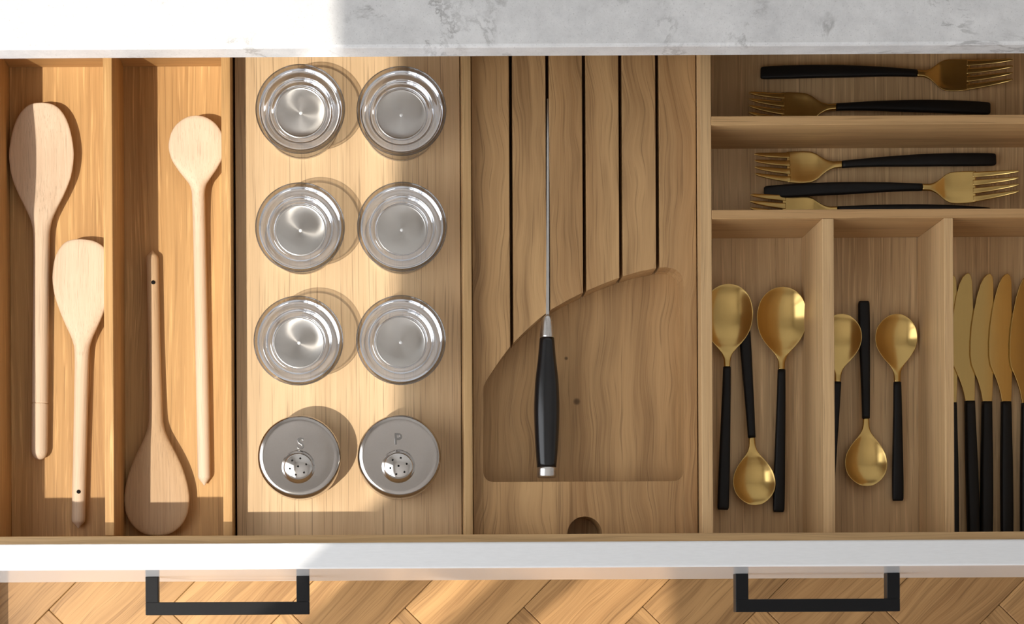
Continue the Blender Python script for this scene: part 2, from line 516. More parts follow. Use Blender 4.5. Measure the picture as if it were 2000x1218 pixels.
XD0, XD1 = -0.372, 0.628                     # drawer front
cab = empty('base_cabinet', (0.128, 0.65, ZF)); tag(cab, 'base cabinet under the white worktop that the open drawer slides out of', 'cabinet')
def part(name, parent, x0, x1, y0, y1, z0, z1, mat, bev=0.0006):
    return box(name, x0, x1, y0, y1, z0, z1, mat, parent, bev, off=parent.location)
YF_CLOSED = YC + 0.02
part('side_panel', cab, XD0 + 0.001, XD0 + 0.019, YF_CLOSED + 0.023, YB - 0.002, ZF + 0.1, ZC0 - 0.001, LACQUER)
part('side_panel', cab, XD1 - 0.019, XD1 - 0.001, YF_CLOSED + 0.023, YB - 0.002, ZF + 0.1, ZC0 - 0.001, LACQUER)
part('back_panel', cab, XD0 + 0.02, XD1 - 0.02, YB - 0.012, YB - 0.003, ZF + 0.1, ZC0 - 0.001, CARCASS)
part('bottom_panel', cab, XD0 + 0.02, XD1 - 0.02, YF_CLOSED + 0.023, YB - 0.013, ZF + 0.1, ZF + 0.118, CARCASS)
part('plinth', cab, XD0, XD1, YF_CLOSED + 0.06, YF_CLOSED + 0.075, ZF, ZF + 0.099, LACQUER)
part('lower_front', cab, XD0 + 0.001, XD1 - 0.001, YF_CLOSED, YF_CLOSED + 0.022, -0.395, -0.131, LACQUER)
part('lower_front', cab, XD0 + 0.001, XD1 - 0.001, YF_CLOSED, YF_CLOSED + 0.022, ZF + 0.101, -0.399, LACQUER)

# ------------------------------------------------------------------ the drawer
ZFT = 0.1255                                   # top of the white front
YI, YO = PY(1057.5, ZFT), PY(1108.6, ZFT)      # inner and outer face of the front
ZFB = -0.127
ZT = 0.069                                     # top of the tray dividers
ZR = 0.100
dr = empty('kitchen_drawer', (0.128, YO, ZFB)); tag(dr, 'wide open drawer with white front, two black bar handles and oak inside', 'drawer')
part('front_panel', dr, XD0, XD1, YO, YI, ZFB, ZFT, LACQUER, bev=0.0014)
YR = PY(1042.5, ZR)                            # inner face of the oak front rail
XB0, XB1 = -0.327, 0.583
part('front_rail', dr, XB0, XB1, YI + 0.0003, YR, -0.02, ZR, OAK_FRONT, bev=0.0008)
part('box_side', dr, XB0, XB0 + 0.012, YR + 0.0003, 0.545, -0.02, 0.104, OAK_CUT_Y)
part('box_side', dr, XB1 - 0.012, XB1, YR + 0.0003, 0.545, -0.02, 0.104, OAK_CUT_Y)
part('box_back', dr, XB0 + 0.0125, XB1 - 0.0125, 0.533, 0.545, -0.02, 0.100, OAK_CUT_X)
part('drawer_bottom', dr, XB0 + 0.0125, XB1 - 0.0125, YR + 0.0005, 0.5325, -0.016, -0.007, OAK_CUT)

def bar_handle(px0, px1):
    """square bar pull on two posts; px0, px1 outer ends in the photo"""
    zt = -0.007
    x0, x1 = P(px0, 1160, zt).x, P(px1, 1160, zt).x
    h = empty('bar_handle', (0, 0, 0)); h.parent = dr
    h.location = Vector(((x0 + x1) / 2, YO, zt)) - dr.location
    w, t, reach = 0.0108, 0.0105, 0.0325
    hl = (x1 - x0) / 2
    bm = bmesh.new(); add_box(bm, -hl, hl, -reach, -reach + w, -t, 0, 0.0006); obj('grip_bar', bm, BLACK_STEEL, h)
    for s in (-1, 1):
        bm = bmesh.new()
        xa, xb = (-hl, -hl + w) if s < 0 else (hl - w, hl)
        add_box(bm, xa, xb, -reach + w - 0.0002, 0.0, -t, 0, 0.0006)
        obj('post', bm, BLACK_STEEL, h)
    return h
bar_handle(284, 604)
bar_handle(1437, 1758)

# ------------------------------------------------------------------ utensil tray
ZB = -0.0068
YTB = PY(131, 0.0, 200)                         # back wall, inside foot
YFI = YR + 0.0006                               # front end of every insert
FW = 0.006
XU0 = PX(20, 0.0); XU1a, XU1b = PX(203, ZT), PX(221, ZT); XU2a, XU2b = PX(434, ZT), PX(452, ZT)
ut = empty('utensil_tray', ((XU0 + XU2b) / 2, (YFI + YTB) / 2, ZB)); tag(ut, 'warm oak tray with two long compartments holding the wooden spoons', 'drawer tray')
part('left_wall', ut, XU0 - 0.0105, XU0, YFI, YTB + 0.008, ZB, ZT - 0.002, OAK_WARM)
part('divider', ut, XU1a, XU1b, YFI + 0.0017, YTB, 0.0001, ZT, OAK_WARM)
part('right_wall', ut, XU2a, XU2b, YFI, YTB + 0.008, ZB, ZT, OAK_WARM)
part('back_wall', ut, XU0, XU2a, YTB, YTB + 0.008, 0.0001, ZT, OAK_WARM_X)
part('front_wall', ut, XU0, XU2a, YFI, YFI + 0.0015, 0.0001, ZT, OAK_WARM_X)
part('tray_floor', ut, XU0, XU2a, YFI, YTB + 0.008, ZB, 0.0, OAK_WARM)

# ------------------------------------------------------------------ spice board
ZS = 0.043
XS0, XS1 = PX(461, ZS), PX(900, ZS)
XS2a, XS2b = PX(901, ZT), PX(922, ZT)
sp = empty('spice_tray', ((XS0 + XS2b) / 2, (YFI + 0.53) / 2, ZB)); tag(sp, 'pale oak raised board carrying the glass jars and the two shakers', 'drawer tray')
part('board', sp, XS0, XS1, YFI, 0.528, ZS - 0.018, ZS, OAK_PALE)
part('support', sp, XS0, XS0 + 0.012, YFI, 0.528, ZB, ZS - 0.0181, OAK_PALE)
part('support', sp, XS1 - 0.012, XS1, YFI, 0.528, ZB, ZS - 0.0181, OAK_PALE)
XS2a = XS1 + 0.0006
part('side_rail', sp, XS2a, XS2b, YFI, 0.528, ZB, ZT, OAK_RAIL, bev=0.0008)

# ------------------------------------------------------------------ knife block
ZK, ZKR = 0.055, 0.028
XK0, XK1 = XS2b + 0.0012, PX(1361, ZK) 
kb = empty('knife_block', ((XK0 + XK1) / 2, (YFI + 0.53) / 2, ZB)); tag(kb, 'brown oak knife block with five long slots and a curved handle recess', 'knife block')
def kpt(px, py): 
    p = P(px, py, ZK); return (p.x - kb.location.x, p.y - kb.location.y)
off = kb.location
YKF, YKB = YFI - off.y, 0.528 - off.y
kx0, kx1 = XK0 - off.x, XK1 - off.x
arc_px = [(943, 756), (951, 741), (962, 724), (977, 702), (998, 675), (1024, 648), (1050, 624), (1080, 602), (1110, 585), (1141, 570), (1175, 555), (1212, 541), (1248, 530), (1284, 523), (1300, 521.5)]
corner_px = [(1300, 521.5), (1312, 522), (1322, 526), (1330, 533), (1334, 543), (1335, 556)]
arc = [kpt(*p) for p in arc_px]
ax = np.array([a[0] for a in arc]); ay = np.array([a[1] for a in arc])
def arc_y(x): return float(np.interp(x, ax, ay))
slots = [998.5, 1070, 1141.5, 1212.5, 1284.5]
sw = 0.00138
sx = [kpt(s, 400)[0] for s in slots]
edges = [kx0] + sx
# recess floor slab and grip-hole pieces
rx0, rx1 = kpt(943, 850)[0], kpt(1335, 800)[0]
ryb = kpt(1140, 940)[1]
hc, hr = kpt(1142, 1042), 0.0142
part_off = lambda o: o
_k1, _k2 = kpt(1134, 775), kpt(1113, 689)
OAK_BLOCK = wood('oak_knife_block', (0.30, 0.158, 0.062), (0.545, 0.34, 0.157), figure=0.72, pores=0.6, warp=0.021, fig_scale=(5.0, 48.0), warp_scale=(7.0, 13.0), fibre=0.5,
                 knots=((_k1[0], _k1[1], ZKR - off.z, 0.0034), (_k2[0], _k2[1], ZKR - off.z, 0.0018)))
o = prism('base', [(kx0, YKF), (kx1, YKF), (kx1, YKB), (kx0, YKB)], ZB - off.z, ZKR - off.z, OAK_BLOCK, kb, bev=0)
z0, z1 = ZKR - off.z, ZK - off.z
# slats between the slots, each ending on the curve
for i in range(5):
    xa = edges[i] + (sw if i else 0); xb = sx[i] - sw
    if i == 0:
        pts = [(xa, YKB), (xa, YKF), (rx0, YKF), (rx0, arc[0][1])]
        pts += [(a[0], a[1]) for a in arc[1:] if a[0] < xb] + [(xb, arc_y(xb)), (xb, YKB)]
    else:
        pts = [(xa, YKB), (xa, arc_y(xa))] + [(a[0], a[1]) for a in arc if xa < a[0] < xb] + [(xb, arc_y(xb)), (xb, YKB)]
    prism('slat', pts, z0, z1, OAK_BLOCK, kb)
xa = sx[4] + sw
cor = [kpt(*p) for p in corner_px]
pts = [(xa, YKB), (xa, arc_y(xa))] + [c for c in cor if c[0] > xa + 0.001] + [(rx1, ryb + 0.0001), (rx1, YKF), (kx1, YKF), (kx1, YKB)]
prism('right_border', pts, z0, z1, OAK_BLOCK, kb)
# front border with rounded inner corners and the half-round finger notch
R = 0.008
pts = [(rx0 + 0.0001, ryb + R)]
for k in range(0, 7): 
    a = math.pi + k * math.pi / 12
    pts.append((rx0 + 0.0001 + R + R * math.cos(a), ryb + R + R * math.sin(a)))
for k in range(0, 7):
    a = 1.5 * math.pi + k * math.pi / 12
    pts.append((rx1 - 0.0001 - R + R * math.cos(a), ryb + R + R * math.sin(a)))
pts += [(rx1 - 0.0001, YKF)]
a0 = math.asin(max(-1, min(1, (YKF - hc[1]) / hr)))
for k in range(0, 19):
    a = a0 + (math.pi - 2 * a0) * k / 18
    pts.append((hc[0] + hr * math.cos(a), hc[1] + hr * math.sin(a)))
pts += [(rx0 + 0.0001, YKF)]
prism('front_border', pts, z0, z1, OAK_BLOCK, kb)

# ------------------------------------------------------------------ cutlery tray
XC0a, XC0b = PX(1363, ZT), PX(1391, ZT)
XPa0, XPa1 = PX(1607, ZT, 700), PX(1630, ZT, 700)
XPb0, XPb1 = PX(1845, ZT, 700), PX(1863, ZT, 700)
XC1 = XB1 - 0.0135
YBk = 0.528
YD1a, YD1b = PY(244, ZT, 1500), PY(226, ZT, 1500)
YD2a, YD2b = PY(427, ZT, 1500), PY(409, ZT, 1500)
XC0a = max(XC0a, XK1 + 0.0008)
ct = empty('cutlery_tray', ((XC0a + XC1) / 2, (YFI + YBk) / 2, ZB)); tag(ct, 'light oak cutlery tray with two cross rows and three upright compartments', 'drawer tray')
part('left_wall', ct, XC0a, XC0b, YFI, YBk, ZB, ZT, OAK_CUT_Y)
part('right_wall', ct, XC1 - 0.008, XC1, YFI, YBk, ZB, ZT, OAK_CUT_Y)
part('back_wall', ct, XC0b, XC1 - 0.008, YBk - 0.008, YBk, 0.0001, ZT, OAK_CUT_X)
part('cross_divider', ct, XC0b, XC1 - 0.008, YD1a, YD1b, 0.0001, ZT, OAK_CUT_X)
part('cross_divider', ct, XC0b, XC1 - 0.008, YD2a, YD2b, 0.0001, ZT, OAK_CUT_X)
part('divider', ct, XPa0, XPa1, YFI, YD2a, 0.0001, ZT, OAK_CUT_Y)
part('divider', ct, XPb0, XPb1, YFI, YD2a, 0.0001, ZT, OAK_CUT_Y)
part('tray_floor', ct, XC0b, XC1 - 0.008, YFI, YBk, ZB, 0.0, OAK_CUT)

# ------------------------------------------------------------------ wooden spoons
PXM = 0.4262e-3
def place(o, p_start, p_end, roll=0.0, zoff=0.0):
    """put a thing whose local +y runs from its start point to its end point"""
    d = p_end - p_start
    yaw = math.atan2(-d.x, d.y)
    o.location = (p_start.x, p_start.y, zoff)
    o.rotation_euler = (0, roll, yaw)
    return o

def spoon_keys(rows):
    return [(s * PXM, xo * PXM, w * PXM, zc, ht, hb, dish, p) for s, xo, w, zc, ht, hb, dish, p in rows]

# A: oval spoon, bowl up; local y from bowl tip to handle end
rA = [(0, 0, 0, .0125, .0008, .002, 0, 1), (1.5, 0, 16, .0125, .0015, .003, 0, 1), (7, 0, 29, .0125, .0020, .004, .001, .9), (25, 0, 45, .0125, .0024, .0050, .0028, .8),
      (60, 0, 58, .0122, .0026, .0058, .0048, .75), (100, 0, 63.5, .0120, .0026, .0062, .0055, .7), (135, 0, 60, .0118, .0026, .0062, .0050, .7), (175, 0, 46, .0112, .003, .0062, .0034, .75),
      (205, 0, 31, .0104, .0038, .0062, .0015, .85), (230, 0, 20.5, .0090, .0050, .0064, .0003, .95), (255, 0, 16.3, .0078, .0060, .0066, 0, 1), (300, 0, 15.6, .0070, .0064, .0066, 0, 1),
      (560, 0, 15.8, .0067, .0066, .0066, 0, 1), (580, 0, 15.8, .0067, .0066, .0066, 0, 1), (583, 0, 15.8, .0067, .0066, .0066, 0, 1), (585, 0, 14.2, .0067, .0060, .0060, 0, 1),
      (587, 0, 15.8, .0067, .0066, .0066, 0, 1), (600, 0, 15.8, .0067, .0066, .0066, 0, 1), (675, 0, 15.6, .0067, .0066, .0066, 0, 1), (688, 0, 12.5, .0067, .0053, .0053, 0, 1), (694, 0, 5.5, .0067, .0022, .0022, 0, 1), (695, 0, 1, .0067, .0004, .0004, 0, 1)]
a = empty('wooden_spoon')
loft('spoon_body', spoon_keys(rA), BEECH, a, sub=4)
bmr = bmesh.new()
place(a, P(82, 201, .012), P(77, 896, .007))
tag(a, 'long beech spoon with deep oval bowl and a ring grooved near its handle end', 'spoon', 'wooden spoons')

def bore(parent, s_px, r=0.0017, z=0.0135, half=0.0135 - 0.0004, x=0.0):
    """hanging hole drawn as a dark disc on the handle, its shade put into the colour"""
    o = lathe('hanging_hole_shade', [(0, z + .0002), (r, z + .00018), (r * 1.05, z - .002), (0, z - .002)], DARK, parent, seg=20, loc=(x, s_px * PXM, 0))
    return o

# B: broad flat-faced spatula spoon
rB = [(0, 4, 0, .016, .0008, .002, 0, 1), (1.5, 3, 18, .016, .0015, .0028, 0, 1), (6, 2, 31, .016, .0018, .003, .0, .9), (20, 0, 46, .0158, .002, .0036, 0.0002, .7),
      (45, 0, 55.5, .0155, .0022, .004, .0004, .6), (75, 0, 58, .015, .0024, .0042, .0004, .6), (105, 0, 54.5, .0142, .0026, .0044, .0003, .6), (140, 0, 43, .013, .003, .0046, .0001, .65),
      (170, 0, 30, .0112, .0038, .005, 0, .75), (192, 0, 20, .0092, .0048, .0056, 0, .9), (212, 0, 15.2, .0078, .0056, .0060, 0, 1), (250, 0, 14.2, .0066, .0058, .0060, 0, 1),
      (480, 0, 13.4, .0062, .0058, .0060, 0, 1), (540, 0, 13.4, .0062, .0058, .0060, 0, 1), (548, 0, 12.5, .0062, .0054, .0054, 0, 1), (556, 0, 5, .0062, .0022, .0022, 0, 1), (561, 0, 1, .0062, .0004, .0004, 0, 1)]
b = empty('wooden_spatula')
loft('spatula_body', spoon_keys(rB), BEECH, b, sub=4)
bore(b, 491, z=.0062 + .0057, x=-0.0005)
place(b, P(162, 467, .016), P(153, 1029, .006))
tag(b, 'short beech spatula with wide flat head leaning against the tray divider', 'spatula', 'wooden spoons')

# C: upside-down, in darker wood colours; local y from handle tip to head end
rC = [(0, 0, 1, .0060, .0004, .0004, 0, 1), (5, 0, 5, .0060, .0022, .0022, 0, 1), (13, 0, 11.5, .0060, .0050, .0050, 0, 1), (22, 0, 12.4, .0060, .0054, .0056, 0, 1),
      (150, 0, 12.0, .0060, .0054, .0058, 0, 1), (300, 0, 13.5, .0064, .0056, .0058, 0, 1), (340, 0, 14.5, .0070, .0054, .0058, 0, 1), (360, 0, 18, .0080, .0048, .0058, 0, .95),
      (380, 0, 25.5, .0092, .0042, .0056, 0, .85), (412, 0, 41, .0106, .0036, .0054, .0004, .75), (445, 0, 54, .0116, .0032, .0052, .0006, .7), (478, 0, 62, .0122, .003, .005, .0008, .65),
      (498, 0, 64, .0125, .0028, .005, .0008, .65), (520, 0, 62, .0126, .0026, .0048, .0008, .65), (545, 0, 52, .0126, .0024, .0044, .0006, .7), (562, 0, 35, .0126, .002, .004, .0002, .85),
      (569, 0, 20, .0126, .0014, .003, 0, 1), (572, 0, 1, .0126, .0006, .002, 0, 1)]
c = empty('wooden_spoon')
rC = [(r_[0] * 561 / 572, *r_[1:]) for r_ in rC]
loft('spoon_body', spoon_keys(rC), BEECH_DARK, c, sub=4)
bore(c, 65, z=.0060 + .0053, x=-0.0008)
place(c, P(297.5, 489, .006), P(308, 1049, .0125))
tag(c, 'darker wooden spoon lying head down with its broad teardrop head by the drawer front', 'spoon', 'wooden spoons')

# D: round-headed spoon
rD = [(0, 0, 0, .0200, .0008, .002, 0, 1), (1, 0, 12, .0200, .0015, .0026, 0, 1), (5, 0, 23, .0200, .0018, .003, .0, .9), (18, 0, 40, .0198, .002, .004, .0004, .75),
      (38, 0, 51, .0193, .0022, .0046, .0008, .65), (58, 0, 54.5, .0187, .0024, .005, .0010, .65), (78, 0, 51, .0178, .0028, .0052, .0008, .65), (100, 0, 39, .0162, .0032, .0054, .0004, .75),
      (118, 0, 25, .0140, .0040, .0056, 0, .9), (132, 0, 15.5, .0118, .0050, .0058, 0, 1), (150, 0, 12.8, .0098, .0052, .0056, 0, 1), (220, 0, 12.6, .0072, .0053, .0056, 0, 1),
      (480, 0, 13.0, .0060, .0055, .0056, 0, 1), (696, 0, 12.4, .0058, .0053, .0054, 0, 1), (704, 0, 9, .0058, .0040, .0040, 0, 1), (711, 0, 3.5, .0058, .0014, .0014, 0, 1), (715, 0, 1, .0058, .0004, .0004, 0, 1)]
d = empty('wooden_spoon')
loft('spoon_body', spoon_keys(rD), BEECH, d, sub=4)
place(d, P(382.5, 226, .020), P(399, 943, .006))
tag(d, 'pale beech spoon with a small round head and long thin handle', 'spoon', 'wooden spoons')

# ------------------------------------------------------------------ glass spice jars
def glass_jar():
    r = empty('spice_jar')
    lathe('glass_body', [(0, .0004), (.0280, .0004), (.0290, .0008), (.0296, .0022), (.0298, .0060), (.0298, .0200), (.0302, .0250), (.0312, .0300), (.0324, .0334)], GLASS, r, seg=96)
    lathe('foot_ring', [(.0296, .0001), (.0301, .0006), (.0301, .0016), (.0297, .0022)], STEEL_SATIN, r, seg=96)
    lathe('glass_rim', [(.0327, .0330), (.0340, .0336), (.0352, .0346), (.0356, .0358), (.0357, .0370), (.0353, .0378), (.0346, .0380), (.0336, .0374), (.0329, .0360)], GLASS_RIM, r, seg=96, close=True)
    lathe('glass_bowl', [(.0328, .0352), (.0320, .0338), (.0318, .0326), (.0312, .0320), (.0290, .0322), (.0268, .0328), (.0262, .0326), (.0256, .0312), (.0250, .0292), (.0242, .0286), (.0226, .0288),
                         (.0216, .0293), (.0211, .0290), (.0206, .0280), (.0202, .0272)], GLASS_SILVER, r, seg=96)
    d_ = lathe('steel_disc', [(.0203, .0262), (.0203, .0270), (.0198, .0274), (.0192, .0271), (.0186, .0269), (.0120, .0262), (0, .0255)], STEEL_BRUSHED, r, seg=96)
    lathe('center_pin', [(.0014, .0253), (.0013, .0260), (.0008, .0264), (0, .0265)], PIN, d_, seg=16)
    return r
jar_spots = [((586.5, 213), 'top left glass jar in the corner of the worktop edge and the utensil tray'),
             ((784, 217), 'clear glass jar in the row nearest the worktop, on the knife block side'),
             ((586, 444), 'clear glass jar in the middle row, on the wooden spoon side'),
             ((785, 443), 'clear glass jar in the middle row, on the knife block side'),
             ((583, 665), 'clear glass jar just behind the salt shaker'),
             ((783, 664), 'clear glass jar just behind the pepper shaker')]
jar_spots[0] = (jar_spots[0][0], 'clear glass jar in the row nearest the worktop, on the wooden spoon side')
proto = None
for (jx, jy), lab in jar_spots:
    o = proto = glass_jar() if proto is None else proto
    if 'label' in o: o = dup(proto)
    p = P(jx, jy, ZS + .0365)
    o.location = (p.x, p.y, ZS + 0.0002)
    o.rotation_euler = (0, 0, random.Random(jx).uniform(0, 6))
    tag(o, lab, 'jar', 'glass jars on the spice board')

# ------------------------------------------------------------------ shakers
def text_mesh(ch, size):
    cu = bpy.data.curves.new('letter', 'FONT')
    cu.body = ch; cu.size = size; cu.align_x = 'CENTER'; cu.align_y = 'CENTER'; cu.extrude = 0.00012; cu.bevel_depth = 0.00025; cu.bevel_resolution = 2
    t = bpy.data.objects.new('letter_tmp', cu); C.objects.link(t)
    bpy.context.view_layer.update()
    dg = bpy.context.evaluated_depsgraph_get()
    me = bpy.data.meshes.new_from_object(t.evaluated_get(dg))
    bpy.data.objects.remove(t)
    return me
def shaker(name, px, py, ch, lx, ly, label):
    r = empty(name)
    lathe('shaker_body', [(0, 0), (.0305, 0), (.0318, .0012), (.0322, .006), (.0322, .018), (.0322, .0179)], STEEL, r, seg=96)
    lathe('lid', [(.0324, .0120), (.0331, .0124), (.0333, .0140), (.0333, .0290), (.0330, .0315), (.0322, .0332), (.0308, .0343), (.0292, .0348), (.0275, .0347),
                  (.0240, .0343), (.0160, .0339), (0, .0338)], STEEL_SATIN_TOP, r, seg=96)
    dm = lathe('shaker_dome', [(.0136, .0000), (.0129, .0006), (.0120, .0018), (.0105, .0033), (.0085, .0046), (.0060, .0055), (.0030, .0060), (0, .0062)], STEEL, r, seg=64, loc=(-.0008, -.0085, .0337))
    for k in range(7):
        ra, aa = (0.0066, k * math.pi / 3 + 0.25) if k < 6 else (0, 0)
        zz = .0054 if k < 6 else .0063
        lathe('pour_hole_shade', [(0, .0001), (.00085, .0001), (.0009, -.0006), (0, -.0006)], DARK, dm, seg=14, loc=(ra * math.cos(aa), ra * math.sin(aa), zz))  # small dark disc on the dome, hole shade put into its colour
    me = text_mesh(ch, 0.0125); me.materials.append(STEEL_LETTER)
    t = bpy.data.objects.new('letter', me); C.objects.link(t); t.parent = r
    t['label'] = 'raised letter ' + ch
    p = P(px, py, ZS + .034); q = P(lx, ly, ZS + .034)
    t.location = (q.x - p.x, q.y - p.y, .0341)
    r.location = (p.x, p.y, ZS + .0002)
    return tag(r, label, 'shaker')
STEEL_LETTER = brushed('letter_steel', (0.30, 0.29, 0.28), 0.25)
STEEL_SATIN_TOP = brushed('shaker_lid_steel', (0.50, 0.47, 0.445), 0.14, axis='Z', aniso=0.3, streak=0.05, sc=(1200, 1200, 1200))
shaker('salt_shaker', 584.5, 891, 'S', 587, 867, 'round steel shaker with domed holes, marked with the letter S')
shaker('pepper_shaker', 780, 890, 'P', 777, 858, 'round steel shaker with domed holes, marked with the letter P')

# ------------------------------------------------------------------ chef's knife in the block
ck = empty('chefs_knife'); tag(ck, 'chef knife with black rounded handle, steel bolster and blade standing in a block slot', 'knife')
p0 = P(1069.5, 930, 0.060); p1 = P(1070.5, 190, 0.056)
SK = (CAMZ - 0.060) / FPX
def ks(v): return v * SK
zc = 0.0520
kkeys = [(0, 0, 16.5, zc, .0066, .0085, 0, .9), (2, 0, 18, zc, .0072, .0095, 0, .9), (19, 0, 18.8, zc, .0080, .0105, 0, .9)]
loft('end_cap', [(ks(s), 0, ks(w), z, h1, h2, 0, p) for s, _, w, z, h1, h2, _, p in kkeys], STEEL_SATIN, ck, n=20)
kkeys = [(19.2, 0, 18.8, zc, .0080, .0105, 0, .9), (60, 0, 22.2, zc, .0088, .0118, 0, .92), (130, 0, 25, zc, .0094, .0126, 0, .95), (180, 0, 23.5, zc, .0090, .0122, 0, .95), (235, 0, 17.5, zc, .0080, .0115, 0, .95), (273, 0, 14.2, zc, .0074, .0112, 0, .95)]
loft('grip', [(ks(s), 0, ks(w), z, h1, h2, 0, p) for s, _, w, z, h1, h2, _, p in kkeys], BLACK_KNIFE, ck, n=20)
kkeys = [(273.2, 0, 14.2, zc, .0074, .0112, 0, .95), (290, 0, 12.8, zc, .0070, .0114, 0, .95), (308, 0, 10.6, zc, .0064, .0118, 0, .9), (314, 0, 8.5, zc, .0058, .0118, 0, .9), (318, 0, 3.4, zc, .0048, .0120, 0, .8)]
loft('bolster', [(ks(s), 0, ks(w), z, h1, h2, 0, p) for s, _, w, z, h1, h2, _, p in kkeys], STEEL_SATIN, ck, n=20)
# blade: upright wedge, spine up, in the slot
L0, L1 = ks(316), (p1 - p0).length
bm = bmesh.new()
nb = 16
rows = []
for i in range(nb + 1):
    u = i / nb
    s = L0 + (L1 - L0) * u
    zt = 0.0562 - 0.004 * u ** 3
    zb_ = 0.0285 + (zt - 0.0285) * (max(0, u - 0.45) / 0.55) ** 2.2 * 0.96
    th = 0.00125 * (1 - 0.55 * u)
    rows.append([bm.verts.new(v) for v in ((-th, s, zt), (th, s, zt), (0.0001, s, zb_), (-0.0001, s, zb_))])
for a_, b_ in zip(rows[:-1], rows[1:]):
    for k in range(4): bm.faces.new((a_[k], a_[(k + 1) % 4], b_[(k + 1) % 4], b_[k]))
bm.faces.new(rows[0]); bm.faces.new(list(reversed(rows[-1])))
bmesh.ops.recalc_face_normals(bm, faces=bm.faces[:])
obj('blade', bm, STEEL_SATIN, ck)
place(ck, p0, p1)

# ------------------------------------------------------------------ forks
PF = 0.4275e-3
def K(rows): return [(s * PF, x * PF, w * PF, z, h1, h2, dsh, p) for s, x, w, z, h1, h2, dsh, p in rows]
def make_fork():
    f = empty('dinner_fork')
    loft('fork_handle', K([(0, 0, 9.5, .0045, .0014, .0014, 0, .5), (2.5, 0, 11.3, .0045, .0019, .0019, 0, .5), (8, 0, 12, .0048, .0022, .0022, 0, .55), (60, 0, 12.8, .0078, .0025, .0025, 0, .6), (140, 0, 12.2, .0108, .0027, .0027, 0, .65),
                         (220, 0, 9.8, .0112, .0027, .0027, 0, .7), (270, 0, 8.0, .0098, .0025, .0025, 0, .75), (303, 0, 7.2, .0080, .0023, .0023, 0, .8)]), BLACK_HANDLE, f, n=12)
    loft('fork_head', K([(303.3, 0, 6.8, .0080, .0018, .0018, 0, .7), (316, 0, 6.8, .0072, .0016, .0016, 0, .7), (328, 0, 9.6, .0062, .0012, .0012, 0.0002, .6), (340, 0, 17, .0050, .0009, .0009, .0006, .55), (351, 0, 25.5, .0040, .0008, .0008, .0012, .5),
                       (363, 0, 30.3, .0036, .0008, .0008, .0016, .5), (378, 0, 31.5, .0038, .0008, .0008, .0016, .5), (394, 0, 31.2, .0046, .0008, .0008, .0012, .5), (409, 0, 30, .0056, .0008, .0008, .0008, .5)]), BRASS, f, sub=4, n=14)
    for k in range(4):
        c0 = (-1.5 + k) * 15.6; c1 = (-1.5 + k) * 13.6; c2 = (-1.5 + k) * 12.6
        loft('tine', K([(403, c0, 5.9, .0050, .0007, .0007, 0, .5), (410, c0 * .995, 5.8, .0056, .0007, .0007, 0, .5), (435, (c0 + c1) / 2, 5.2, .0098, .0008, .0008, 0, .55), (460, c1, 4.0, .0150, .0008, .0008, 0, .6), (474, (c1 + c2) / 2, 2.8, .0186, .0007, .0007, 0, .7), (480, c2, 1.2, .0202, .0004, .0004, 0, .8)]), BRASS, f, sub=4, n=7)
    return f
forks = [((1486, 142), (1785, 143), 0, 0, 'black handled brass fork nearest the worktop, tines pointing right'),
         ((1934, 211.5), (1645, 209), 0, 0, 'black handled brass fork half hidden by the first cross divider, tines pointing left'),
         ((1945, 311), (1655, 320.5), 0, 0, 'brass fork with black handle in the second row, farthest back, tines pointing left'),
         ((1493, 375), (1796, 368.5), 0.002, 2.2, 'brass fork with black handle in the second row, tines pointing right'),
         ((1935, 417), (1640, 411), 0.001, 0.8, 'brass fork mostly hidden behind the second cross divider, only tines and handle edge showing')]
fp = None
for s, e, zo, pitch, lab in forks:
    f = make_fork() if fp is None else dup(fp)
    fp = fp or f
    place(f, P(*s, .005 + zo), P(*e, .008 + zo), 0, zo)
    f.rotation_euler.x = math.radians(pitch)
    tag(f, lab, 'fork', 'brass forks in the cutlery tray')

# ------------------------------------------------------------------ spoons
def make_spoon(name, k, hk):
    f = empty(name)
    loft('spoon_bowl', K(k), BRASS, f, sub=4, n=16)
    loft('spoon_handle', K(hk), BLACK_HANDLE, f, sub=4, n=12)
    return f
big_b = [(0, 0, 0.5, 0.0125, 0.0004, 0.0004, 0.0000, 0.8), (1.5, 0, 12, 0.0124, 0.0005, 0.0005, 0.0004, 0.6), (6, 0, 23, 0.0122, 0.0006, 0.0006, 0.0016, 0.5), (18, 0, 37, 0.0116, 0.0006, 0.0006, 0.0046, 0.5), (36, 0, 46, 0.0109, 0.0006, 0.0006, 0.0074, 0.5), (56, 0, 49.2, 0.0102, 0.0006, 0.0006, 0.0082, 0.5), (76, 0, 47.3, 0.0097, 0.0006, 0.0006, 0.0076, 0.5), (96, 0, 40, 0.0094, 0.0006, 0.0006, 0.0058, 0.5), (112, 0, 29, 0.0093, 0.0007, 0.0007, 0.0034, 0.5), (124, 0, 18.3, 0.0094, 0.0009, 0.0009, 0.0016, 0.55), (136, 0, 9.8, 0.0097, 0.0013, 0.0013, 0.0004, 0.65), (148, 0, 6.6, 0.0100, 0.0016, 0.0016, 0.0001, 0.75), (161, 0, 6.3, 0.0100, 0.0018, 0.0018, 0.0000, 0.8)]
big_h = [(160.5, 0, 7.4, .0100, .0023, .0023, 0, .7), (200, 0, 8.0, .0098, .0025, .0025, 0, .65), (300, 0, 9.8, .0076, .0027, .0027, 0, .6), (400, 0, 11.2, .0052, .0026, .0026, 0, .55), (432, 0, 11.0, .0044, .0023, .0023, 0, .5), (437, 0, 9.5, .0043, .0017, .0017, 0, .5)]
